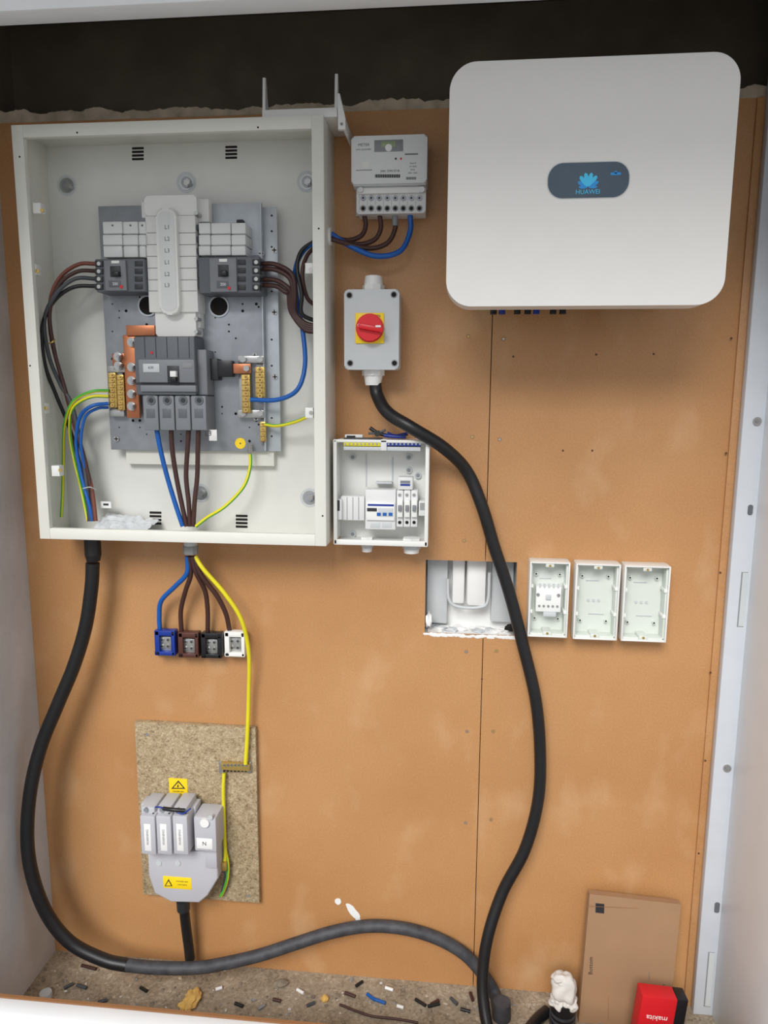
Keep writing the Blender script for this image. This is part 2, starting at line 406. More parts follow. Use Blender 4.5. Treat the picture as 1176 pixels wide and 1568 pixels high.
b = B('mounting_plate', db)
b.pb(184, 330, 416, 712, -.022, -.003, enc, .001)
b.pb(160, 313, 405, 690, -.034, -.031, zinc, .0008)
b.pb(405, 317, 427, 691, -.029, -.026, zinc_l, .0008); b.box(P(405, 500, -.034)[0] - .002, P(405, 500, -.034)[0], -.046, -.03, P(300, 688, -.034)[1], P(300, 315, -.034)[1], zinc_l)
b.pb(326, 311, 402, 392, -.036, -.033, zinc_l, .0008)
for px, py in ((226, 468), (335, 469)): b.disc(px, py, -.0375, -.034, 16, zinc_l, 32); b.disc(px, py, -.038, -.034, 13.5, hole, 32)
for i in range(70):
    px = 172 + 10.5 * random.randint(0, 21); py = 455 + 10.5 * random.randint(0, 21)
    b.disc(px, py, -.0345, -.034, random.choice((1.1, 1.5, 2.2)), hole, 10)
for py in (330, 354, 378, 410, 446, 520, 560, 640, 668): b.disc(416, py, -.0295, -.029, 1.5, hole, 10)
for px, py in ((420, 383), (420, 478), (421, 577), (400, 388), (303, 500), (390, 545), (178, 672), (392, 640)): b.screw(px, py, -.035 if px < 410 else -.029, 4.5)
for py in (320, 345, 398, 420, 470, 650): b.disc(396, py, -.0345, -.034, 1.6, hole, 10)
b.disc(368, 679, -.0355, -.034, 8.5, yell, 28); b.disc(368, 679, -.0358, -.0354, 1.2, ink, 10)
b.done()

b = B('busbar_cover', db)
b.pr(221, 299, 301, 330, -.082, -.034, .006, wplast, .003)
b.pb(225, 330, 301, 478, -.085, -.034, wplast, .002)
b.pb(216, 308, 232, 334, -.07, -.034, wplast, .003)
b.pb(299, 304, 320, 340, -.06, -.034, wplast, .003); b.pb(299, 338, 304, 502, -.065, -.034, wplast, .002)
b.pr(238, 470, 300, 515, -.078, -.034, .005, wplast, .003)
b.pr(241, 318, 272, 482, -.099, -.085, .018, wplast, .004)
b.pr(245, 324, 268, 476, -.1, -.085, .013, wplast2, .001)
for k, py in enumerate((348, 366, 384, 402, 420, 437)):
    b.text('L%d' % (k % 3 + 1), 256, py, -.1, 6, inkl)
    b.pb(225, py + 8, 241, py + 9, -.0856, -.084, gryl, 0); b.pb(273, py + 8, 301, py + 9, -.0856, -.084, gryl, 0)
    b.pb(301, py - 4, 306, py + 4, -.082, -.06, dplast, 0); b.pb(222, py - 3, 226, py + 3, -.07, -.06, gryl, 0)
for py in (326, 488, 508): b.disc(300, py, -.086, -.06, 3, steel, 12)
b.done()

def breaker(px0, py0, px1, py1, lead):
    b = B('circuit_breaker', db); w = px1 - px0; h = py1 - py0
    b.pb(px0, py0, px1, py1, -.095, -.034, gplast, .003)
    fx0, fx1 = px0 + w * .18, px0 + w * .62
    b.pb(fx0, py0 + 2, fx1, py1 - 2, -.101, -.09, gplast2, .002)
    cx = (fx0 + fx1) / 2
    b.pb(cx - 8, py0 + h * .22, cx + 8, py0 + h * .55, -.1025, -.1, dplast, .001); b.pb(cx - 5, py0 + h * .38, cx + 5, py0 + h * .52, -.112, -.1, blkblack, .002)
    b.pb(cx - 6, py0 + h * .06, cx + 6, py0 + h * .14, -.102, -.1, white, 0)
    b.pb(cx - 10, py0 + h * .66, cx + 8, py0 + h * .86, -.102, -.1, gplast, .0006); b.text('250', cx, py0 + h * .76, -.102, 4, white)
    b.disc(cx + 9, py1 - 8, -.103, -.1, 2.5, redm, 12)
    for k in range(4):
        py = py0 + h * (.15 + .23 * k)
        ex = px0 + 5 if lead < 0 else px1 - 6
        b.pb(ex - 6, py - 4.5, ex + 6, py + 4.5, -.098, -.08, dplast, .001); b.disc(ex, py, -.0985, -.09, 3, steel, 12)
        o = px1 - 10 if lead < 0 else px0 + 66
        b.pb(o - 6, py - 4, o + 6, py + 4, -.0965, -.09, dplast, .0008)
    b.done()
breaker(146, 396, 222, 447, -1); breaker(304, 393, 398, 449, 1)
b = B('blanking_modules', db)
for c0, c1 in ((157, 187), (188, 211), (212, 223)):
    b.pb(c0, 339, c1, 358, -.088, -.034, wplast2, .0025); b.pb(c0, 359, c1, 375, -.092, -.034, wplast2, .0025); b.pb(c0 + 1, 376, c1, 394, -.086, -.034, wplast2, .0025)
    b.disc((c0 + c1) / 2, 345, -.089, -.08, 1.5, inkl, 10)
for c0, c1 in ((304, 322), (323, 353), (354, 376)):
    b.pb(c0, 341, c1, 358, -.088, -.034, wplast2, .0025); b.pb(c0, 359, c1, 375, -.092, -.034, wplast2, .0025); b.pb(c0, 376, c1, 391, -.086, -.034, wplast2, .0025)
b.pb(362, 336, 372, 346, -.05, -.034, dplast, .001)
b.done()

b = B('main_switch', db)
b.pb(206, 515, 299, 605, -.1, -.034, gplast, .004)
b.pb(212, 550, 298, 586, -.108, -.095, gplast2, .003); b.pb(300, 535, 317, 605, -.085, -.034, gplast2, .003)
b.pb(256, 560, 274, 586, -.1095, -.1, dplast, .001); b.pb(260, 568, 269, 577, -.12, -.1, white, .001); b.pb(260, 577, 269, 584, -.118, -.1, blkblack, .001)
b.pb(219, 557, 244, 570, -.109, -.1, lgrey, .0005); b.text('630', 231, 563, -.109, 4, ink)
b.pb(279, 556, 294, 564, -.109, -.1, gryl, .0005)
for px in (222, 239, 256, 273, 290): b.pb(px - 1, 516, px, 548, -.1006, -.099, dplast, 0)
b.pb(208, 586, 298, 589, -.101, -.099, dplast, 0); b.pb(215, 590, 300, 600, -.105, -.09, gplast2, .002)
b.disc(232, 540, -.1012, -.1, 2, redm, 12)
for k in range(4):
    a = 219 + 24.5 * k
    b.pb(a, 606, a + 23.3, 659, -.098, -.034, gplast2, .003); b.disc(a + 12, 613, -.1, -.09, 7, gplast, 20); b.disc(a + 12, 613, -.1012, -.09, 4, dplast, 6)
    b.pb(a + 5, 626, a + 18, 640, -.0988, -.097, gplast, .0005)
b.pb(320, 658, 332, 675, -.08, -.078, white, .0005); b.text('L3', 319, 664, -.0985, 8, ink)
b.done()

b = B('busbars_and_terminals', db)
b.pb(193, 498, 237, 514, -.06, -.052, copper, .001); b.pb(191, 513, 211, 640, -.055, -.046, copper, .001); b.pb(172, 541, 196, 567, -.05, -.044, copper, .001)
for px, py in ((201, 524), (180, 546), (201, 562), (201, 583), (201, 603), (201, 622), (181, 560)):
    b.disc(px, py, -.058, -.046, 7, steel, 20); b.disc(px, py, -.066, -.046, 5, steel, 6); b.disc(px, py, -.071, -.046, 2.5, zinc, 12)
b.pb(164, 560, 192, 570, -.05, -.034, steel, .001); b.pb(168, 626, 190, 638, -.05, -.034, steel, .001)
def bar(px0, py0, px1, py1, y, n):
    b.pb(px0, py0, px1, py1, y, y + .012, brass, .001); b.pb(px0 + 1, py0 - 5, px1 - 1, py1 + 5, y + .012, -.034, gryl, .001)
    for k in range(n):
        py = py0 + (k + .5) * (py1 - py0) / n
        b.disc((px0 + px1) / 2, py, y - .003, y, (px1 - px0) * .28, brass, 12); b.disc((px0 + px1) / 2, py, y - .0033, y, (px1 - px0) * .12, mdf_edge, 8)
        b.pb(px0, py + (py1 - py0) / n * .44, px1, py + (py1 - py0) / n * .56, y - .0004, y, mdf_edge, 0)
bar(166, 571, 178, 624, -.06, 7); bar(179, 574, 190, 628, -.058, 7)
bar(370, 573, 383, 632, -.06, 7); bar(391, 562, 405, 610, -.056, 6); bar(398, 646, 407, 676, -.05, 4)
b.pb(364, 545, 404, 556, -.05, -.034, steel, .001); b.pb(364, 628, 404, 640, -.05, -.034, steel, .001); b.pb(366, 546, 384, 636, -.046, -.034, steel, .001)
for px, py in ((372, 550), (398, 550), (372, 633), (398, 633)): b.disc(px, py, -.056, -.05, 5, steel, 6)
b.pb(354, 557, 384, 572, -.066, -.06, copper, .001); b.disc(377, 564, -.073, -.066, 5, steel, 6)
b.pb(317, 549, 334, 582, -.062, -.034, dplast, .002); b.pb(333, 552, 356, 577, -.07, -.05, blkblack, .002)
b.done()

b = B('internal_wiring', db)
b.wire([(148,404,-.07),(120,405,-.075),(92,425,-.08),(77,462,-.08),(79,520,-.06),(100,600,-.05),(122,680,-.05),(140,745,-.06),(147,798,-.07)], 2.9, brownr)
b.wire([(148,415,-.07),(118,416,-.085),(90,437,-.09),(76,480,-.08),(84,540,-.07),(98,590,-.06),(118,660,-.06),(137,735,-.06),(144,798,-.07)], 2.9, brown)
b.wire([(148,427,-.07),(115,427,-.085),(86,450,-.09),(68,490,-.08),(75,545,-.07),(93,590,-.06),(112,625,-.06),(130,720,-.06),(139,798,-.07)], 2.9, gryw)
b.wire([(148,438,-.07),(112,440,-.08),(82,462,-.08),(65,500,-.08),(68,555,-.07),(86,605,-.05),(108,660,-.04),(128,735,-.05),(136,798,-.07)], 2.9, black)
b.wire([(166,598,-.062),(140,600,-.08),(112,615,-.07),(99,650,-.05),(97,700,-.04),(96,750,-.05),(94,792,-.06)], 2.5, grn, yel)
b.wire([(166,607,-.062),(138,608,-.075),(112,625,-.065),(107,660,-.05),(113,700,-.05),(125,750,-.06),(135,798,-.07)], 2.5, yel, grn)
b.wire([(166,618,-.062),(140,622,-.08),(122,640,-.07),(117,680,-.06),(124,725,-.06),(136,770,-.07),(142,798,-.07)], 2.9, blue)
b.wire([(166,624,-.055),(148,626,-.07),(130,640,-.07),(124,680,-.07),(131,725,-.06),(138,798,-.07)], 2.3, blue)
b.wire([(127,748,-.075),(138,746,-.085),(147,750,-.07)], .8, lgrey); b.wire([(84,520,-.09),(80,524,-.098),(74,526,-.09)], 1.2, brass)
for k, c in enumerate(((398,404),(398,412),(398,428),(398,437))):
    o = k * 3.4
    b.wire([(c[0],c[1],-.07),(422,c[1]+1,-.08),(447 - o,c[1]+16 - k*2,-.085),(452 - o,450,-.08),(452 - o*.6,478,-.07),(466,494 + o,-.07),(484,500 + o * .8,-.07)], 3.4, brown)
b.wire([(484,368,-.07),(462,384,-.075),(455,410,-.08),(462,450,-.085),(462,480,-.08),(484,492,-.07)], 3, black)
b.wire([(486,375,-.06),(470,392,-.07),(463,420,-.08),(470,455,-.07),(486,470,-.06)], 3, brown)
b.wire([(384,612,-.062),(425,612,-.075),(455,597,-.08),(467,560,-.07),(464,510,-.06),(455,460,-.05),(452,415,-.06),(464,385,-.07),(486,368,-.07)], 3.4, blue)
b.wire([(406,650,-.05),(425,652,-.06),(452,646,-.07),(476,636,-.09)], 2.5, yel, grn)
b.wire([(240,658,-.08),(246,690,-.075),(256,730,-.07),(268,770,-.07),(280,806,-.07)], 3.6, blue)
b.wire([(262,658,-.08),(264,690,-.075),(270,730,-.07),(278,770,-.07),(286,806,-.07)], 3.6, brown)
b.wire([(289,658,-.08),(287,690,-.075),(285,730,-.07),(289,770,-.07),(291,806,-.07)], 3.6, brown)
b.wire([(304,658,-.08),(303,690,-.075),(302,730,-.07),(298,770,-.07),(296,806,-.07)], 3.6, brown)
b.cyl(V3(383, 680, -.05), V3(383, 694, -.045), .006, steel, 12)
b.wire([(383,690,-.045),(383,715,-.05),(373,745,-.06),(345,775,-.07),(318,792,-.07),(300,806,-.07)], 2.7, yel, grn)
b.done()
b = B('poly_bag', db)
tb = bmesh.new(); bmesh.ops.create_grid(tb, x_segments=26, y_segments=12, size=1)
bx0, bx1 = P(152, 790, -.06)[0], P(232, 790, -.06)[0]; bz = ENC[2] + .0035
for v in tb.verts:
    u, w = (v.co.x + 1) / 2, (v.co.y + 1) / 2
    v.co = Vector((bx0 + (bx1 - bx0) * u, -.015 - .09 * w, bz + .002 + .034 * (1 - u * .5) * (1 - w) ** .7 + .008 * (1 + noise.noise(Vector((u * 9, w * 7, 1))))))
b.merge(tb, bag)
b.pb(154, 768, 170, 778, -.045, -.043, white, 0); b.pb(158, 771, 166, 774, -.0456, -.044, ink, 0)
b.done()

# support bracket on top of the enclosure
b = B('cable_bracket')
zt = ENC[3]; xa = P(404, 160, -.1)[0]; xb = P(518, 160, -.1)[0]
b.box(xa, xb, -.112, -.002, zt + .0015, zt + .006, wplast, .001)
b.box(xa, xb, -.008, -.002, zt + .004, zt + .036, wplast, .001)
b.box(xa, xb, -.116, -.112, zt + .0015, zt + .020, wplast, .001)
for xx, top_ in ((xa, P(401, 121, -.1)[1]), (xb - .006, P(513, 115, -.1)[1])):
    b.slab([(xx, -.114, zt + .004), (xx, -.106, top_), (xx, -.098, top_ + .001), (xx, -.085, zt + .03), (xx, -.002, zt + .028), (xx, -.002, zt + .004)], -.006, wplast)
b.prism([(xb, zt + .048), (xb + .006, zt + .046), (xb + .018, zt - .002), (xb + .018, zt - .024), (xb + .002, zt - .024), (xb + .002, zt + .0)], -.118, -.108, wplast, .001)
b.box(xb + .012, xb + .018, -.108, -.01, zt - .024, zt - .002, wplast, .001)
b.cyl((xb + .010, -.1195, zt - .014), (xb + .010, -.117, zt - .014), .003, gryl, 12)
b.done()

# ------------------------------------------------------------------ inverter
b = B('solar_inverter')
IF = -.26
x0, x1, z0, z1 = R(686, 87, 1122, 468, IF)
b.prism(rr(x0, x1, z0, z1, .05, 12), IF, IF + .055, inv_w, .016, 6)
b.prism(rr(x0 + .01, x1 - .01, z0 + .012, z1 - .01, .045, 10), IF + .055, IF + .06, inv_b)
b.prism(rr(x0 + .03, x1 - .03, z0 + .045, z1 - .03, .03, 8), IF + .06, -.04, inv_b, .004)
for i in range(26):
    xx = x0 + .05 + i * (x1 - x0 - .1) / 25
    b.box(xx - .0015, xx + .0015, -.14, -.035, z0 + .03, z1 - .04, inv_b)
b.box(x0 + .12, x1 - .12, -.04, -.0005, z0 + .12, z1 - .06, zinc, .002)
for i, dx in enumerate((.1, .118, .15, .172, .19, .225, .245)):
    xx = x0 + dx
    b.cyl((xx, -.12, z0 + .05), (xx, -.12, z0 + .001), .007, blkblue if i in (1, 4) else black, 12)
b.cyl((x0 + .37, -.12, z0 + .05), (x0 + .37, -.12, z0 + .012), .018, black, 16)
dx0, dx1, dz0, dz1 = R(839, 249, 963, 303, IF)
b.prism(rr(dx0 - .0015, dx1 + .0015, dz0 - .0015, dz1 + .0015, (dz1 - dz0) * .46, 10), IF - .0008, IF + .002, lgrey, .0005)
b.prism(rr(dx0, dx1, dz0, dz1, (dz1 - dz0) * .45, 10), IF - .0014, IF + .002, disp, .0004)
cx, cz = P(900, 288, IF)
for k in range(8):
    a = math.radians(-84 + k * 24); Lp = (.017, .022, .026, .027, .027, .026, .022, .017)[k]
    pts = []
    for i in range(14):
        t = 2 * math.pi * i / 14
        w = Lp * .54 + Lp * .46 * math.sin(t); u = .0046 * math.cos(t) * (.35 + .8 * w / Lp) * Lp / .027
        pts.append((cx + u * math.cos(a) + w * math.sin(a), cz - u * math.sin(a) + w * math.cos(a)))
    b.prism(pts, IF - .0018 - k * .00002, IF - .001, cyan if 1 < k < 6 else cyan2)
b.text('HUAWEI', 900, 294, IF - .0015, 5.5, cyan)
b.pr(935, 264, 951, 268, IF - .0017, IF, .001, cyan2); b.disc(943, 264, IF - .0017, IF, 2.2, cyan2, 12)
b.done()

# ------------------------------------------------------------------ electricity meter
b = B('electricity_meter')
MF = -.075
b.pr(538, 207, 654, 281, MF, -.012, .006, wplast2, .004)
b.pb(541, 276, 652, 284, MF + .004, -.01, lgrey, .001)
b.pr(546, 283, 652, 327, -.055, -.006, .004, wplast2, .003); b.pb(548, 286, 650, 296, -.062, -.02, wplast, .002)
b.pb(545, 220, 648, 330, -.006, -.0005, lgrey, .001)
b.pb(573, 214, 617, 232, MF - .0012, MF, gryl, .0005); b.pb(584, 216, 606, 225, MF - .002, MF, lcd, .0003); b.disc(595, 226, MF - .0025, MF, 5, white, 20)
b.text('METER', 557, 222, MF, 4, inkl); b.text('kWh 3x230/400V', 557, 229, MF, 2.2, inkl)
for k, s_ in enumerate(('Class B', '10-100A', '50Hz', 'IP54  -40C')): b.text(s_, 632, 250 + k * 5, MF, 2.2, inkl)
b.text('2401 3390 5718', 597, 262, MF, 3, ink)
for i in range(34): b.pb(574 + i * 1.15, 267, 574.6 + i * 1.15 + .3 * (i % 3), 272, MF - .0003, MF, ink, 0)
for i in range(12): b.pb(622 + i * 1.3, 271, 622.7 + i * 1.3, 275, MF - .0003, MF, ink, 0)
b.disc(560, 252, MF - .0006, MF, 5, wplast, 20); b.disc(606, 243, MF - .0006, MF, 1.5, ink, 10); b.disc(614, 243, MF - .0006, MF, 1.5, redm, 10)
b.pb(620, 235, 640, 237, MF - .0003, MF, inkl, 0); b.pb(545, 260, 570, 261, MF - .0003, MF, inkl, 0)
for k in range(8):
    px = 556 + k * 12.3
    b.disc(px, 303, -.057, -.05, 4, zinc, 16); b.disc(px, 303, -.0573, -.05, 1.4, hole, 8)
    b.disc(px, 319, -.056, -.05, 4.4, gryl, 16); b.disc(px, 319, -.0563, -.05, 2.6, hole, 12)
    b.pb(px - 6.4, 298, px - 5.6, 325, -.0558, -.054, lgrey, 0)
for px in (552, 646): b.disc(px, 290, -.066, -.06, 4, steel, 16)
b.done()
b = B('meter_tails')
tz = -.035
b.wire([(557,326,tz),(560,345,tz),(553,361,-.04),(532,368,-.05),(507,362,-.07)], 3.4, brown)
b.wire([(581,326,tz),(583,350,tz),(572,368,-.04),(545,374,-.05),(507,364,-.07)], 3.4, brown)
b.wire([(605,326,tz),(605,350,tz),(592,373,-.04),(560,380,-.05),(507,366,-.075)], 3.4, brown)
b.wire([(605,324,tz),(605,346,tz)], 4.2, gryl)
b.wire([(628,326,tz),(628,355,tz),(612,385,-.045),(575,392,-.055),(535,376,-.06),(507,358,-.07)], 3.8, blue)
b.done()

# ------------------------------------------------------------------ rotary isolator
b = B('rotary_isolator')
IS = -.085
b.pr(527, 443, 611, 566, IS + .022, -.0005, .008, lgrey, .003); b.pr(527, 443, 611, 566, IS, IS + .021, .008, lgrey, .004)
for px, py in ((535, 452), (603, 451), (536, 556), (604, 556)):
    b.disc(px, py, IS - .001, IS, 5, gryl, 16); b.disc(px, py, IS - .0015, IS, 3.6, hole, 12)
b.pb(544, 479, 588, 526, IS - .004, IS, yell, .002)
b.disc(566, 502, IS - .012, IS - .003, 21, redm, 36); b.disc(566, 502, IS - .022, IS - .01, 19, redm, 36)
x, z = P(568, 502, IS - .03)
b.box(-.006, .006, -.012, .002, -.028, .028, redm, .003, Matrix.Translation((x, IS - .022, z)) @ Matrix.Rotation(math.radians(-80), 4, 'Y'))
b.pb(575, 498, 583, 501, IS - .036, IS - .034, white, 0)
b.text('ON', 578, 484, IS - .0045, 4, ink); b.text('OFF', 552, 498, IS - .0225, 4, white)
x, _ = P(572, 430, -.045); zt = R(527, 443, 611, 566, IS)[3]; zb = R(527, 443, 611, 566, IS)[2]
b.cyl((x, -.045, zt - .002), (x, -.045, zt + .014), .025, white, 8); b.cyl((x, -.045, zt + .012), (x, -.045, zt + .034), .022, white, 24, .019)
b.cyl((x, -.045, zb + .002), (x, -.045, zb - .012), .026, white, 8); b.cyl((x, -.045, zb - .01), (x, -.045, zb - .034), .022, white, 24, .018)
b.done()
b = B('inverter_supply_cable')
b.wire([(574,584,-.045),(578,606,-.05),(594,632,-.08),(632,656,-.105),(680,686,-.08),(715,722,-.04),(738,775,-.04),(757,838,-.035),(779,905,-.03),(800,985,-.03),
        (820,1070,-.035),(827,1150,-.035),(824,1225,-.04),(804,1300,-.045),(770,1365,-.05),(748,1430,-.075),(739,1490,-.10),(741,1540,-.13),(750,1590,-.15)], 9.3, black, seg=20)
b.done()

# ------------------------------------------------------------------ small consumer unit
b = B('consumer_unit')
CF = -.085
x0, x1, z0, z1 = R(511, 674, 656, 835, CF)
b.prism(rr(x0, x1, z0, z1, .01), -.006, -.0005, wplast, .001)
t = .004
b.box(x0, x0 + t, CF, -.004, z0 + .006, z1 - .006, wplast, .0015); b.box(x1 - t, x1, CF, -.004, z0 + .006, z1 - .006, wplast, .0015)
b.box(x0 + .004, x1 - .004, CF, -.004, z1 - t, z1, wplast, .0015); b.box(x0 + .004, x1 - .004, CF, -.004, z0, z0 + t, wplast, .0015)
t2 = .008
b.box(x0 - .001, x0 + t2, CF - .003, CF + .004, z0, z1, wplast, .002); b.box(x1 - t2, x1 + .001, CF - .003, CF + .004, z0, z1, wplast, .002)
b.box(x0, x1, CF - .003, CF + .004, z0 - .001, z0 + .012, wplast, .002); b.box(x0, x1, CF - .003, CF + .004, z1 - .006, z1 + .001, wplast, .002)
b.pb(526, 676, 584, 683, -.086, -.05, yel, .0008); b.pb(592, 676, 644, 683, -.086, -.05, blkblue, .0008); b.pb(526, 684, 644, 690, -.083, -.05, lgrey, .0008)
b.pb(526, 671, 584, 676, -.084, -.05, dplast, .0008); b.pb(583, 673, 592, 690, -.088, -.05, wplast2, .001)
for k in range(20):
    px = 529 + k * 6; b.disc(px, 680, -.0868, -.08, 1.6, steel, 8)
b.pb(513, 765, 523, 796, -.075, -.005, wplast2, .001); b.pb(515, 766, 520, 782, -.0765, -.07, dplast, 0)
b.pb(522, 774, 646, 789, -.03, -.026, steel, .001)
b.pb(522, 760, 558, 797, -.062, -.03, wplast2, .002)
for px in (531, 540, 549): b.pb(px, 761, px + .7, 796, -.0625, -.06, inkl, 0)
b.pb(559, 750, 606, 811, -.066, -.026, wplast2, .0025); b.pb(561, 770, 604, 797, -.071, -.06, white, .001)
b.pb(563, 772, 603, 775, -.0715, -.07, blkblue, 0); b.pb(579, 778, 602, 791, -.0722, -.07, lgrey, .0004)
for k in range(3): b.pb(577 + k * 9, 785, 583 + k * 9, 790, -.0727, -.07, blue, .0003)
b.pb(562, 778, 577, 783, -.0722, -.07, dplast, 0)
for k in range(2): b.pb(567 + k*18, 800, 582+k*18, 808, -.0668, -.06, lgrey, .0005)
for k in range(3):
    a = 607 + k * 11
    b.pb(a, 751, a + 10.4, 807, -.064, -.026, wplast2, .002); b.pb(a + 1, 766, a + 9.5, 792, -.072, -.06, wplast, .001); b.pb(a + 2.5, 774, a + 8, 783, -.078, -.07, gplast2, .001)
    b.disc(a + 5, 758, -.0655, -.06, 2.6, steel, 12); b.disc(a + 5, 800, -.0655, -.06, 2.6, hole, 12)
b.pb(609, 731, 632, 750, -.062, -.026, wplast2, .002); b.pb(613, 736, 628, 740, -.063, -.06, gplast2, 0); b.pb(613, 741, 628, 744, -.063, -.06, blkblue, 0)
b.pb(575, 738, 600, 741, -.03, -.006, lgrey, .0005)
b.pb(641, 768, 652, 790, -.068, -.005, wplast2, .001); b.pb(643, 770, 651, 781, -.069, -.06, steel, 0)
for px, py in ((540, 700), (626, 700), (540, 818), (626, 720), (640, 728)):
    b.disc(px, py, -.012, -.006, 5, lgrey, 16); b.disc(px, py, -.0125, -.006, 3, gryl, 12)
b.pb(600, 700, 602, 735, -.008, -.006, lgrey, 0); b.pb(560, 695, 561.5, 745, -.008, -.006, lgrey, 0)
for k, px in enumerate((562, 630)):
    x, _ = P(px, 835, -.045); r = .012 + .006 * k
    b.cyl((x, -.045, z0 + .012), (x, -.045, z0 + .003), r * 1.25, white, 6); b.cyl((x, -.045, z0 + .002), (x, -.045, z0 - .014), r * 1.2, lgrey, 8)
    b.cyl((x, -.045, z0 - .012), (x, -.045, z0 - .024), r, white, 20)
b.done()
b = B('side_cutters')   # tool resting on top of the consumer unit
zt = z1 + .001
def qx(px): return P(px, 672, -.04)[0]
b.tube([(qx(592), -.03, zt + .012), (qx(605), -.03, zt + .006), (qx(624), -.035, zt + .012)], .0045, blkblue)
b.tube([(qx(588), -.045, zt + .008), (qx(600), -.045, zt + .006), (qx(622), -.05, zt + .005)], .0042, blkblue)
b.tube([(qx(566), -.03, zt + .024), (qx(578), -.035, zt + .013), (qx(592), -.035, zt + .007)], .0045, black)
b.tube([(qx(564), -.04, zt + .012), (qx(578), -.035, zt + .013), (qx(590), -.04, zt + .02)], .003, gplast)
b.cyl((qx(578), -.042, zt + .012), (qx(578), -.028, zt + .012), .007, dplast, 16)
b.box(qx(529), qx(556), -.05, -.025, zt + .0005, zt + .009, white, .001); b.box(qx(532), qx(545), -.052, -.0502, zt + .002, zt + .007, ink)
b.done()

# ------------------------------------------------------------------ pattress boxes
def pattress(px0, py0, px1, py1, kind):
    b = B('surface_back_box')
    yf = -.045; x0, x1, z0, z1 = R(px0, py0, px1, py1, yf); t = .0035; w = x1 - x0; h = z1 - z0
    b.prism(rr(x0, x1, z0, z1, .004, 3), -.004, -.0005, pbox, .001)
    b.box(x0, x0 + t, yf, -.003, z0, z1, wplast, .001); b.box(x1 - t, x1, yf, -.003, z0, z1, wplast, .001)
    b.box(x0 + t, x1 - t, yf, -.003, z1 - t, z1, wplast, .001); b.box(x0 + t, x1 - t, yf, -.003, z0, z0 + t, wplast, .001)
    i = .0035
    for a0, a1, c0, c1 in ((x0 + t, x0 + t + i, z0 + t, z1 - t), (x1 - t - i, x1 - t, z0 + t, z1 - t), (x0 + t, x1 - t, z0 + t, z0 + t + i), (x0 + t, x1 - t, z1 - t - i, z1 - t)):
        b.box(a0, a1, yf + .009, -.004, c0, c1, pbox, .0008)
    cx = (x0 + x1) / 2; cz = (z0 + z1) / 2
    for sz_ in (-1, 1):
        b.box(cx - .01, cx + .01, yf + .002, -.004, cz + sz_ * (h / 2 - .008) - .005, cz + sz_ * (h / 2 - .008) + .005, pbox, .002)
        b.cyl((cx, yf + .001, cz + sz_ * (h / 2 - .009)), (cx, yf + .003, cz + sz_ * (h / 2 - .009)), .003, brass, 12)
        for sx_ in (-1, 1):
            b.cyl((cx + sx_ * w * .3, -.012, cz + sz_ * h * .3), (cx + sx_ * w * .3, -.004, cz + sz_ * h * .3), .004, pbox, 12)
            b.cyl((cx + sx_ * w * .3, -.0125, cz + sz_ * h * .3), (cx + sx_ * w * .3, -.01, cz + sz_ * h * .3), .0022, hole, 10)
            b.box(x0 + .003 if sx_ < 0 else x1 - .010, x0 + .010 if sx_ < 0 else x1 - .003, yf + .006, -.004, cz + sz_ * h * .17 - .004, cz + sz_ * h * .17 + .004, wplast, .001)
    for k in range(3):
        b.cyl((cx - .012 + .012 * k, -.0062, cz - .006), (cx - .012 + .012 * k, -.004, cz - .006), .0035, lgrey, 12)
    b.box(cx - w * .1, cx + w * .25, -.006, -.004, cz - h * .22, cz - h * .21, lgrey); b.box(cx - w * .2, cx + w * .1, -.006, -.004, cz + h * .23, cz + h * .24, lgrey)
    if kind:
        b.box(cx - w * .31, cx + w * .33, -.032, -.004, cz - h * .18, cz + h * .16, white, .002)
        for k in range(5):
            xx = cx - w * .22 + k * w * .115
            b.cyl((xx, -.034, cz - h * .1), (xx, -.031, cz - h * .1), .0028, gryl, 10)
            b.box(xx - .002, xx + .002, -.034, -.031, cz + h * .15, cz + h * .20, lgrey)
        b.box(cx - .006, cx + .006, -.036, -.03, cz - .002, cz + .01, lgrey, .001)
        for sx_ in (-1, 1): b.cyl((cx + sx_ * w * .26, -.034, cz + h * .05), (cx + sx_ * w * .26, -.031, cz + h * .05), .004, gryl, 12)
        b.box(cx - .01, cx + .02, -.034, -.03, cz - h * .24, cz - h * .18, lgrey, .001)
    b.done()
pattress(810, 861, 871, 976, True); pattress(880, 864, 948, 980, False); pattress(954, 867, 1024, 983, False)

# ------------------------------------------------------------------ terminal blocks
def henley(px, py, m):
    b = B('terminal_block'); yf = -.035
    b.pb(px - 15.5, py - 19, px + 15.5, py + 19, -.012, -.0005, m, .002)
    b.pb(px - 15.5, py - 19, px - 8, py + 19, yf, -.012, m, .002); b.pb(px + 10, py - 19, px + 15.5, py + 19, yf, -.012, m, .002)
    b.pb(px - 15.5, py - 19, px + 15.5, py - 11, yf, -.012, m, .002); b.pb(px - 15.5, py + 13, px + 15.5, py + 19, yf, -.012, m, .002)
    b.pb(px - 8, py - 10, px + 10, py + 12, -.024, -.012, steel, .001)
    for a in (-4, 5):
        for c in (-5, 5): b.screw(px + a, py + c, -.024, 3.2)
    b.disc(px - 11.5, py + 15, yf - .001, yf, 2, hole, 10); b.disc(px + 12, py - 15, yf - .001, yf, 2, hole, 10)
    b.done()
henley(252, 985, blkblue); henley(288, 988, blkbrown); henley(323, 989, blkblack); henley(359, 987, wplast)
b = B('outgoing_wires')
g = -.07
b.wire([(287,852,g),(286,878,-.065),(268,898,-.05),(247,920,-.035),(244,945,-.025),(245,966,-.02)], 3.8, blue)
b.wire([(290,852,g),(292,880,-.06),(284,905,-.045),(277,935,-.03),(278,968,-.02)], 3.8, brown)
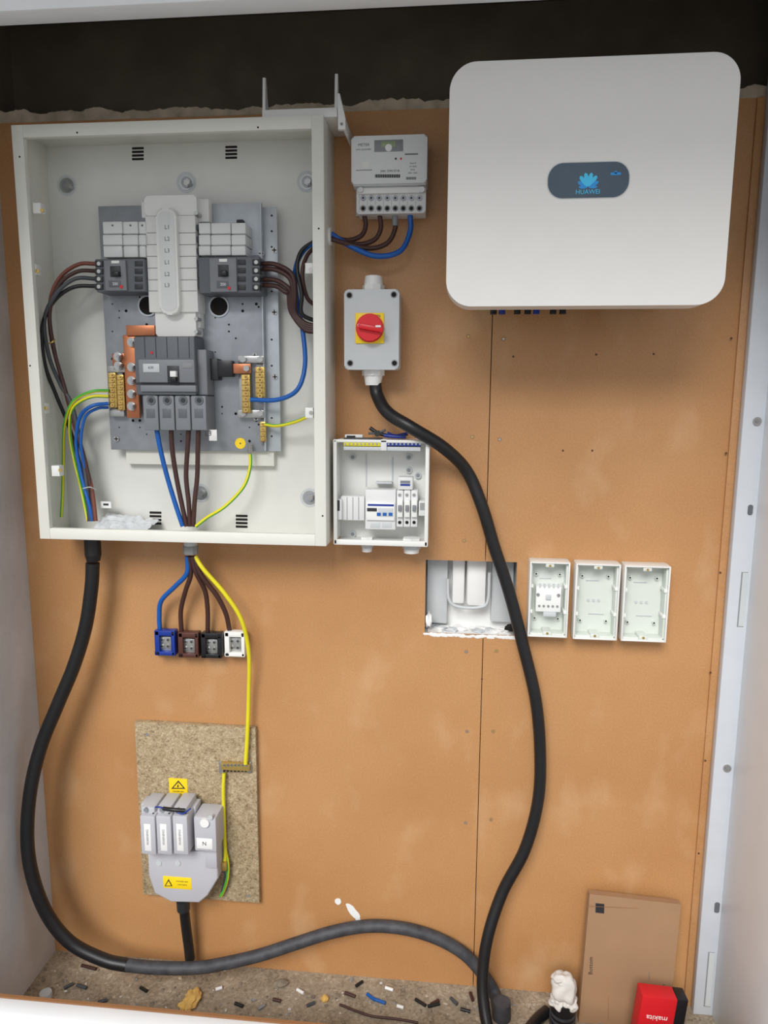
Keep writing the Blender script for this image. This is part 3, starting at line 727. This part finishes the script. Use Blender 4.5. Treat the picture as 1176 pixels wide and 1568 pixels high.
b.wire([(294,852,g),(300,876,-.065),(314,905,-.045),(318,935,-.03),(318,968,-.02)], 3.8, brown)
b.wire([(297,852,g),(308,880,-.065),(332,912,-.05),(346,940,-.035),(352,968,-.02)], 3.8, brown)
b.wire([(299,852,g),(312,872,-.075),(345,910,-.07),(370,950,-.06),(381,1000,-.045),(381,1060,-.03),(379,1120,-.03),(376,1170,-.035)], 3.4, yel, None)
b.done()

# ------------------------------------------------------------------ chipboard panel & cut-out
b = B('chipboard_panel')
x0, x1, z0, z1 = R(213, 1111, 394, 1376, -.018)
b.box(x0, x1, -.018, -.0005, z0, z1, chip, .0008)
for px, py in ((382, 1125), (380, 1372), (225, 1125)): b.disc(px, py, -.019, -.018, 2.5, zinc, 12)
b.done()
b = B('earth_terminal_block')
b.pb(338, 1170, 382, 1180, -.032, -.0185, brass, .001); b.pb(335, 1166, 343, 1184, -.022, -.0185, steel, .001); b.pb(377, 1166, 385, 1184, -.022, -.0185, steel, .001)
for k in range(7):
    b.disc(343 + k * 5.6, 1172, -.036, -.032, 2.2, steel, 10); b.disc(343 + k * 5.6, 1172, -.0363, -.035, .9, hole, 8); b.cyl(V3(343 + k * 5.6, 1182, -.027), V3(343 + k * 5.6, 1178, -.027), .002, hole, 8)
b.done()
b = B('warning_label')
b.pb(259, 1192, 287, 1220, -.0186, -.0182, yell, 0)
b.pp([(273, 1195), (284, 1208), (262, 1208)], -.0188, -.0185, ink); b.pp([(273, 1198), (280.5, 1206.3), (265.5, 1206.3)], -.0190, -.0187, yell)
b.pp([(274, 1199), (271, 1203.5), (275, 1203), (272, 1206)], -.0192, -.0189, ink)
b.text('DANGER 230V', 273, 1212, -.0188, 2.2, ink); b.text('ISOLATE', 273, 1216, -.0188, 2.2, ink)
b.done()
b = B('service_cutout')
yb = -.0185
b.pp([(226, 1306), (332, 1303), (334, 1345), (318, 1372), (305, 1383), (262, 1382), (236, 1368), (227, 1340)], -.075, yb, cgrey, .005)
for k, px in enumerate((215, 239.5, 264.5)):
    b.pb(px, 1250, px + 23, 1309, -.115, -.03, cgrey, .004); b.pb(px + 1, 1236, px + 22, 1256, -.1, -.03, cgrey, .005)
    b.pb(px + 6, 1262, px + 16, 1303, -.1156, -.114, white, .0003); b.text('WARNING', px + 11, 1282, -.1156, 4.2, inkl, math.pi / 2)
    b.disc(px + 8, 1241, -.104, -.09, 4, zinc, 16); b.disc(px + 19, 1248, -.104, -.09, 2.5, hole, 10)
b.pb(216, 1233, 300, 1262, -.07, -.03, cgrey, .003)
b.pb(297, 1252, 331, 1304, -.095, -.03, cgrey, .004); b.disc(313, 1261, -.1, -.09, 8, white, 20); b.disc(322, 1252, -.1, -.09, 4, lgrey, 16)
b.pb(301, 1284, 325, 1300, -.0956, -.094, white, .0003); b.text('N', 313, 1292, -.0956, 7, ink)
b.pb(314, 1300, 332, 1330, -.078, -.03, cgrey, .003)
for px in (243, 272): b.disc(px, 1322, -.077, -.07, 5, lgrey, 18)
b.pb(250, 1343, 293, 1361, -.0756, -.074, yell, .0003); b.pp([(258, 1346), (264, 1357), (252, 1357)], -.0762, -.0755, ink)
b.pp([(258, 1349), (262, 1356), (254, 1356)], -.0764, -.0758, yell); b.text('DANGER 400V', 279, 1350, -.0756, 2.4, ink); b.text('LIVE PARTS', 279, 1355, -.0756, 2.4, ink)
b.tube([V3(250, 1238, -.108), V3(266, 1240, -.112), V3(283, 1241, -.108)], .005, blkblack); b.tube([V3(238, 1236, -.106), V3(246, 1236, -.112), V3(252, 1240, -.108)], .002, blkblue); b.tube([V3(270, 1243, -.11), V3(280, 1246, -.112), V3(292, 1238, -.108)], .002, blkblue)
b.cyl(V3(280, 1378, -.055), V3(281, 1392, -.052), .017, dplast, 20)
b.wire([(281,1385,-.052),(285,1420,-.045),(289,1450,-.04),(291,1468,-.035)], 8.5, black, seg=18)
b.done()
b = B('earth_wires')
b.wire([(343,1184,-.028),(342,1210,-.032),(343,1250,-.03),(344,1285,-.03),(345,1310,-.035),(342,1330,-.04)], 3, yel, None)
b.wire([(345,1300,-.03),(349,1325,-.035),(348,1345,-.035),(343,1362,-.03),(338,1372,-.03)], 2.8, grn, yel)
b.wire([(342,1325,-.03),(346,1338,-.035),(344,1352,-.03),(340,1366,-.028)], 2.8, gryw)
b.pb(338, 1322, 346, 1334, -.05, -.02, brass, .001)
b.done()

# ------------------------------------------------------------------ heavy supply cable
b = B('armoured_supply_cable')
b.wire([(142,862,-.07),(140,900,-.07),(131,960,-.07),(113,1020,-.075),(88,1080,-.085),(62,1145,-.10),(46,1215,-.12),(42,1290,-.13),(52,1350,-.13),(75,1405,-.125),(110,1445,-.12),
        (160,1470,-.12),(195,1478,-.12)], 10.6, black, seg=20)
b.wire([(195,1478,-.12),(240,1482,-.12),(300,1482,-.11),(345,1475,-.09),(400,1462,-.07),(455,1444,-.05),(510,1427,-.035),(565,1418,-.02),(620,1422,-.02),(670,1437,-.02),(710,1460,-.025),(738,1490,-.03),(757,1520,-.04),(764,1550,-.05)], 10.2, blackdust, seg=20)
x, y = PF(768, 1552, .01)
b.cyl((x, y, .0), (x, y, .045), .024, blackdust, 24, .022)
b.done()

# ------------------------------------------------------------------ floor items
b = B('cardboard_carton')
tl = V3(903, 1369, -.045); tr = V3(1043, 1385, -.045)
blx, bly = PF(886, 1566, .001); brx = blx + (tr.x - tl.x)
bl = Vector((blx, bly, .001)); br = Vector((brx, bly + .01, .001))
b.slab([bl, br, tr, tl], -.02, card)
ex = (br - bl).normalized(); ez = (tl - bl).normalized(); nn = ex.cross(ez).normalized(); ez = nn.cross(ex)
base = Matrix((( ex.x, ez.x, nn.x, 0), (ex.y, ez.y, nn.y, 0), (ex.z, ez.z, nn.z, 0), (0, 0, 0, 1)))
Wd = (br - bl).length
def cm(u, w, rot):
    p = bl.lerp(br, u).lerp(tl.lerp(tr, u), w) + nn * .0006
    return Matrix.Translation(p) @ base @ Matrix.Rotation(rot, 4, 'Z')
b.text('Bottom', 0, 0, 0, 7, ink, mat=cm(.08, .45, math.pi / 2)); b.text('Side A', 0, 0, 0, 5, inkl, mat=cm(.46, .35, math.pi / 2))
b.text('Warranty void if seal is broken', 0, 0, 0, 3, inkl, mat=cm(.72, .5, math.pi / 2)); b.text('Keep dry', 0, 0, 0, 4, ink, mat=cm(.9, .3, math.pi / 2))
for i in range(12):
    p = cm(.08 + .008 * i, .9, 0); b.box(-.0008, .0008, -.012, .012, -.0002, .0003, ink, 0, p)
p = cm(.5, .93, 0); b.box(-Wd * .5, Wd * .5, -.0004, .0004, -.0003, .0002, mdf_edge, 0, p)
p = cm(.28, .5, 0); b.box(-.0004, .0004, -.15, .14, -.0003, .0002, mdf_edge, 0, p)
b.done()
b = B('drill_bit_carton')
fx0, fx1 = P(972, 1540, -.16)[0], P(1027, 1540, -.16)[0]
wd = fx1 - fx0; zt = P(990, 1525, -.16)[1]
mt = Matrix.Translation((fx0, -.17, .008)) @ Matrix.Rotation(math.radians(3), 4, 'Z') @ Matrix.Rotation(math.radians(5), 4, 'Y')
b.box(0, wd, 0, .04, 0, zt, redb, .0015, mt); b.box(wd + .0005, wd + .026, .002, .04, 0, zt, blkblack, .0015, mt)
b.text('makita', 0, 0, 0, 9, white, mat=mt @ Matrix.Translation((wd * .5, -.0006, zt * .66)) @ Matrix.Rotation(math.pi / 2, 4, 'X') @ Matrix.Rotation(math.pi, 4, 'Z'))
b.text('E2', 0, 0, 0, 10, white, mat=mt @ Matrix.Translation((wd + .014, .0012, zt * .45)) @ Matrix.Rotation(math.pi / 2, 4, 'X') @ Matrix.Rotation(-math.pi / 2, 4, 'Z'))
b.done()
b = B('wrapped_pipe_end')
y = -.11; x = P(862, 1540, y)[0]; zz = P(862, 1535, y)[1]; zt = P(862, 1492, y)[1]
b.cyl((x, y, 0), (x, y, zz + .01), .030, black, 28)
for k in range(3): b.cyl((x, y, zz - .02 - .015 * k), (x, y, zz - .026 - .015 * k), .032, blackdust, 28)
hh = (zt - zz) / 2
b.lump((x, y, zz + hh), .031, paper, (1.0, .9, hh / .031), .16, 1.8, 4); b.lump((x + .012, y - .006, zz + .008), .022, paper, (1, 1, .8), .2, 1.8, 4)
b.lump((x - .013, y - .006, zz + .008), .021, paper, (1, 1, .8), .2, 1.8, 4); b.lump((x - .008, y, zt - .012), .022, paper, (1, .9, .6), .2, 1.8, 4)
b.done()
b = B('cable_offcut'); r = .014
b.tube([Vector(PF(838, 1548, r) + (r,)), Vector(PF(822, 1562, r) + (r,)), Vector(PF(800, 1590, r) + (r,))], r, black, seg=16)
b.done()
b = B('floor_debris')
for i in range(520):
    px, py = random.uniform(30, 960), random.uniform(1455, 1600)
    x, y = PF(px, py, 0)
    if y > -.008 or y < FRONT + .02 or x < XL + .01: continue
    s_ = random.choice((.0012, .0015, .002, .003, .004))
    b.lump((x, y, s_ * .4), s_, random.choice((dust, dust, dust, paper, filler, filler, gryl)), (random.uniform(.8, 1.8), random.uniform(.8, 1.6), .6), .5, sub=1)
def bit(px, py, dx, dy, rpx, m):
    r = rpx * PX; x, y = PF(px, py, r); x2, y2 = PF(px + dx, py + dy, r)
    if min(y, y2) < FRONT + .015 or max(y, y2) > -r: return
    b.cyl((x, y, r), (x2, y2, r), r, m, 12)
for px, py, dx, dy, m in ((98,1513,14,-7,gryw),(118,1508,14,5,gryw),(80,1530,12,6,brown),(150,1535,14,-4,gryw),(215,1512,10,6,black),(562,1522,12,9,blue),(574,1530,16,6,blue),(636,1530,16,10,black),(655,1541,18,-4,black),
    (672,1532,-12,6,brown),(690,1528,10,10,gryw),(528,1520,16,6,brown),(545,1510,10,-7,black),(705,1545,15,4,black),(608,1540,10,3,white),(395,1545,10,-6,gryl),(360,1536,12,5,black),(125,1478,22,6,brown),
    (455,1515,10,6,white),(470,1540,12,-5,gryw),(590,1512,12,4,white),(720,1520,4,12,brown),(418,1530,12,3,brown),(330,1515,10,-3,white)):
    bit(px, py, dx, dy, 2.7, m)
x, y = PF(293, 1530, .01); b.lump((x, y, .009), .02, foam, (1.0, 1.7, .5), .4, 2, 3); b.lump((x - .016, y - .016, .006), .012, foam, (1, 1, .6), .4, 2, 2)
x, y = PF(497, 1530, .005); b.lump((x, y, .006), .010, foam, (1, 1, .7), .4, 2, 2)
x, y = PF(70, 1523, .005); b.cyl((x, y, .001), (x, y, .012), .017, lgrey, 24, .015)
x, y = PF(430, 1505, .005); b.lump((x, y, .006), .012, dust, (1.5, 1, .6), .4, 2, 2)
b.tube([Vector(PF(a, c, .004) + (.004,)) for a, c in ((520, 1538), (545, 1548), (570, 1556), (605, 1560), (640, 1566))], .003, brown)
b.done()

# ------------------------------------------------------------------ camera & light
cam = bpy.data.cameras.new('camera'); co = bpy.data.objects.new('camera', cam); scene.collection.objects.link(co)
cam.sensor_fit = 'VERTICAL'; cam.sensor_height = 36; cam.lens = F / 1568 * 36; cam.clip_start = .02
right = Vector((Xc.x, Yc.x, -Dc.x)); down = Vector((Xc.y, Yc.y, -Dc.y)); fwd = Vector((Xc.z, Yc.z, -Dc.z))
m = Matrix.Identity(4)
for i in range(3): m[i][0] = right[i]; m[i][1] = -down[i]; m[i][2] = -fwd[i]
m.translation = Vector((0, -D, CH)); co.matrix_world = m
scene.camera = co

w = bpy.data.worlds.new('overcast'); scene.world = w; w.use_nodes = True
bg = w.node_tree.nodes['Background']; bg.inputs[0].default_value = (.94, .965, 1.0, 1); bg.inputs[1].default_value = .72
sl = bpy.data.lights.new('sun', 'SUN'); sl.energy = 2.7; sl.angle = math.radians(28); sl.color = (1, .99, .97)
so = bpy.data.objects.new('sun', sl); scene.collection.objects.link(so)
so.rotation_euler = Vector((.24, 1.0, -.82)).to_track_quat('-Z', 'Y').to_euler()
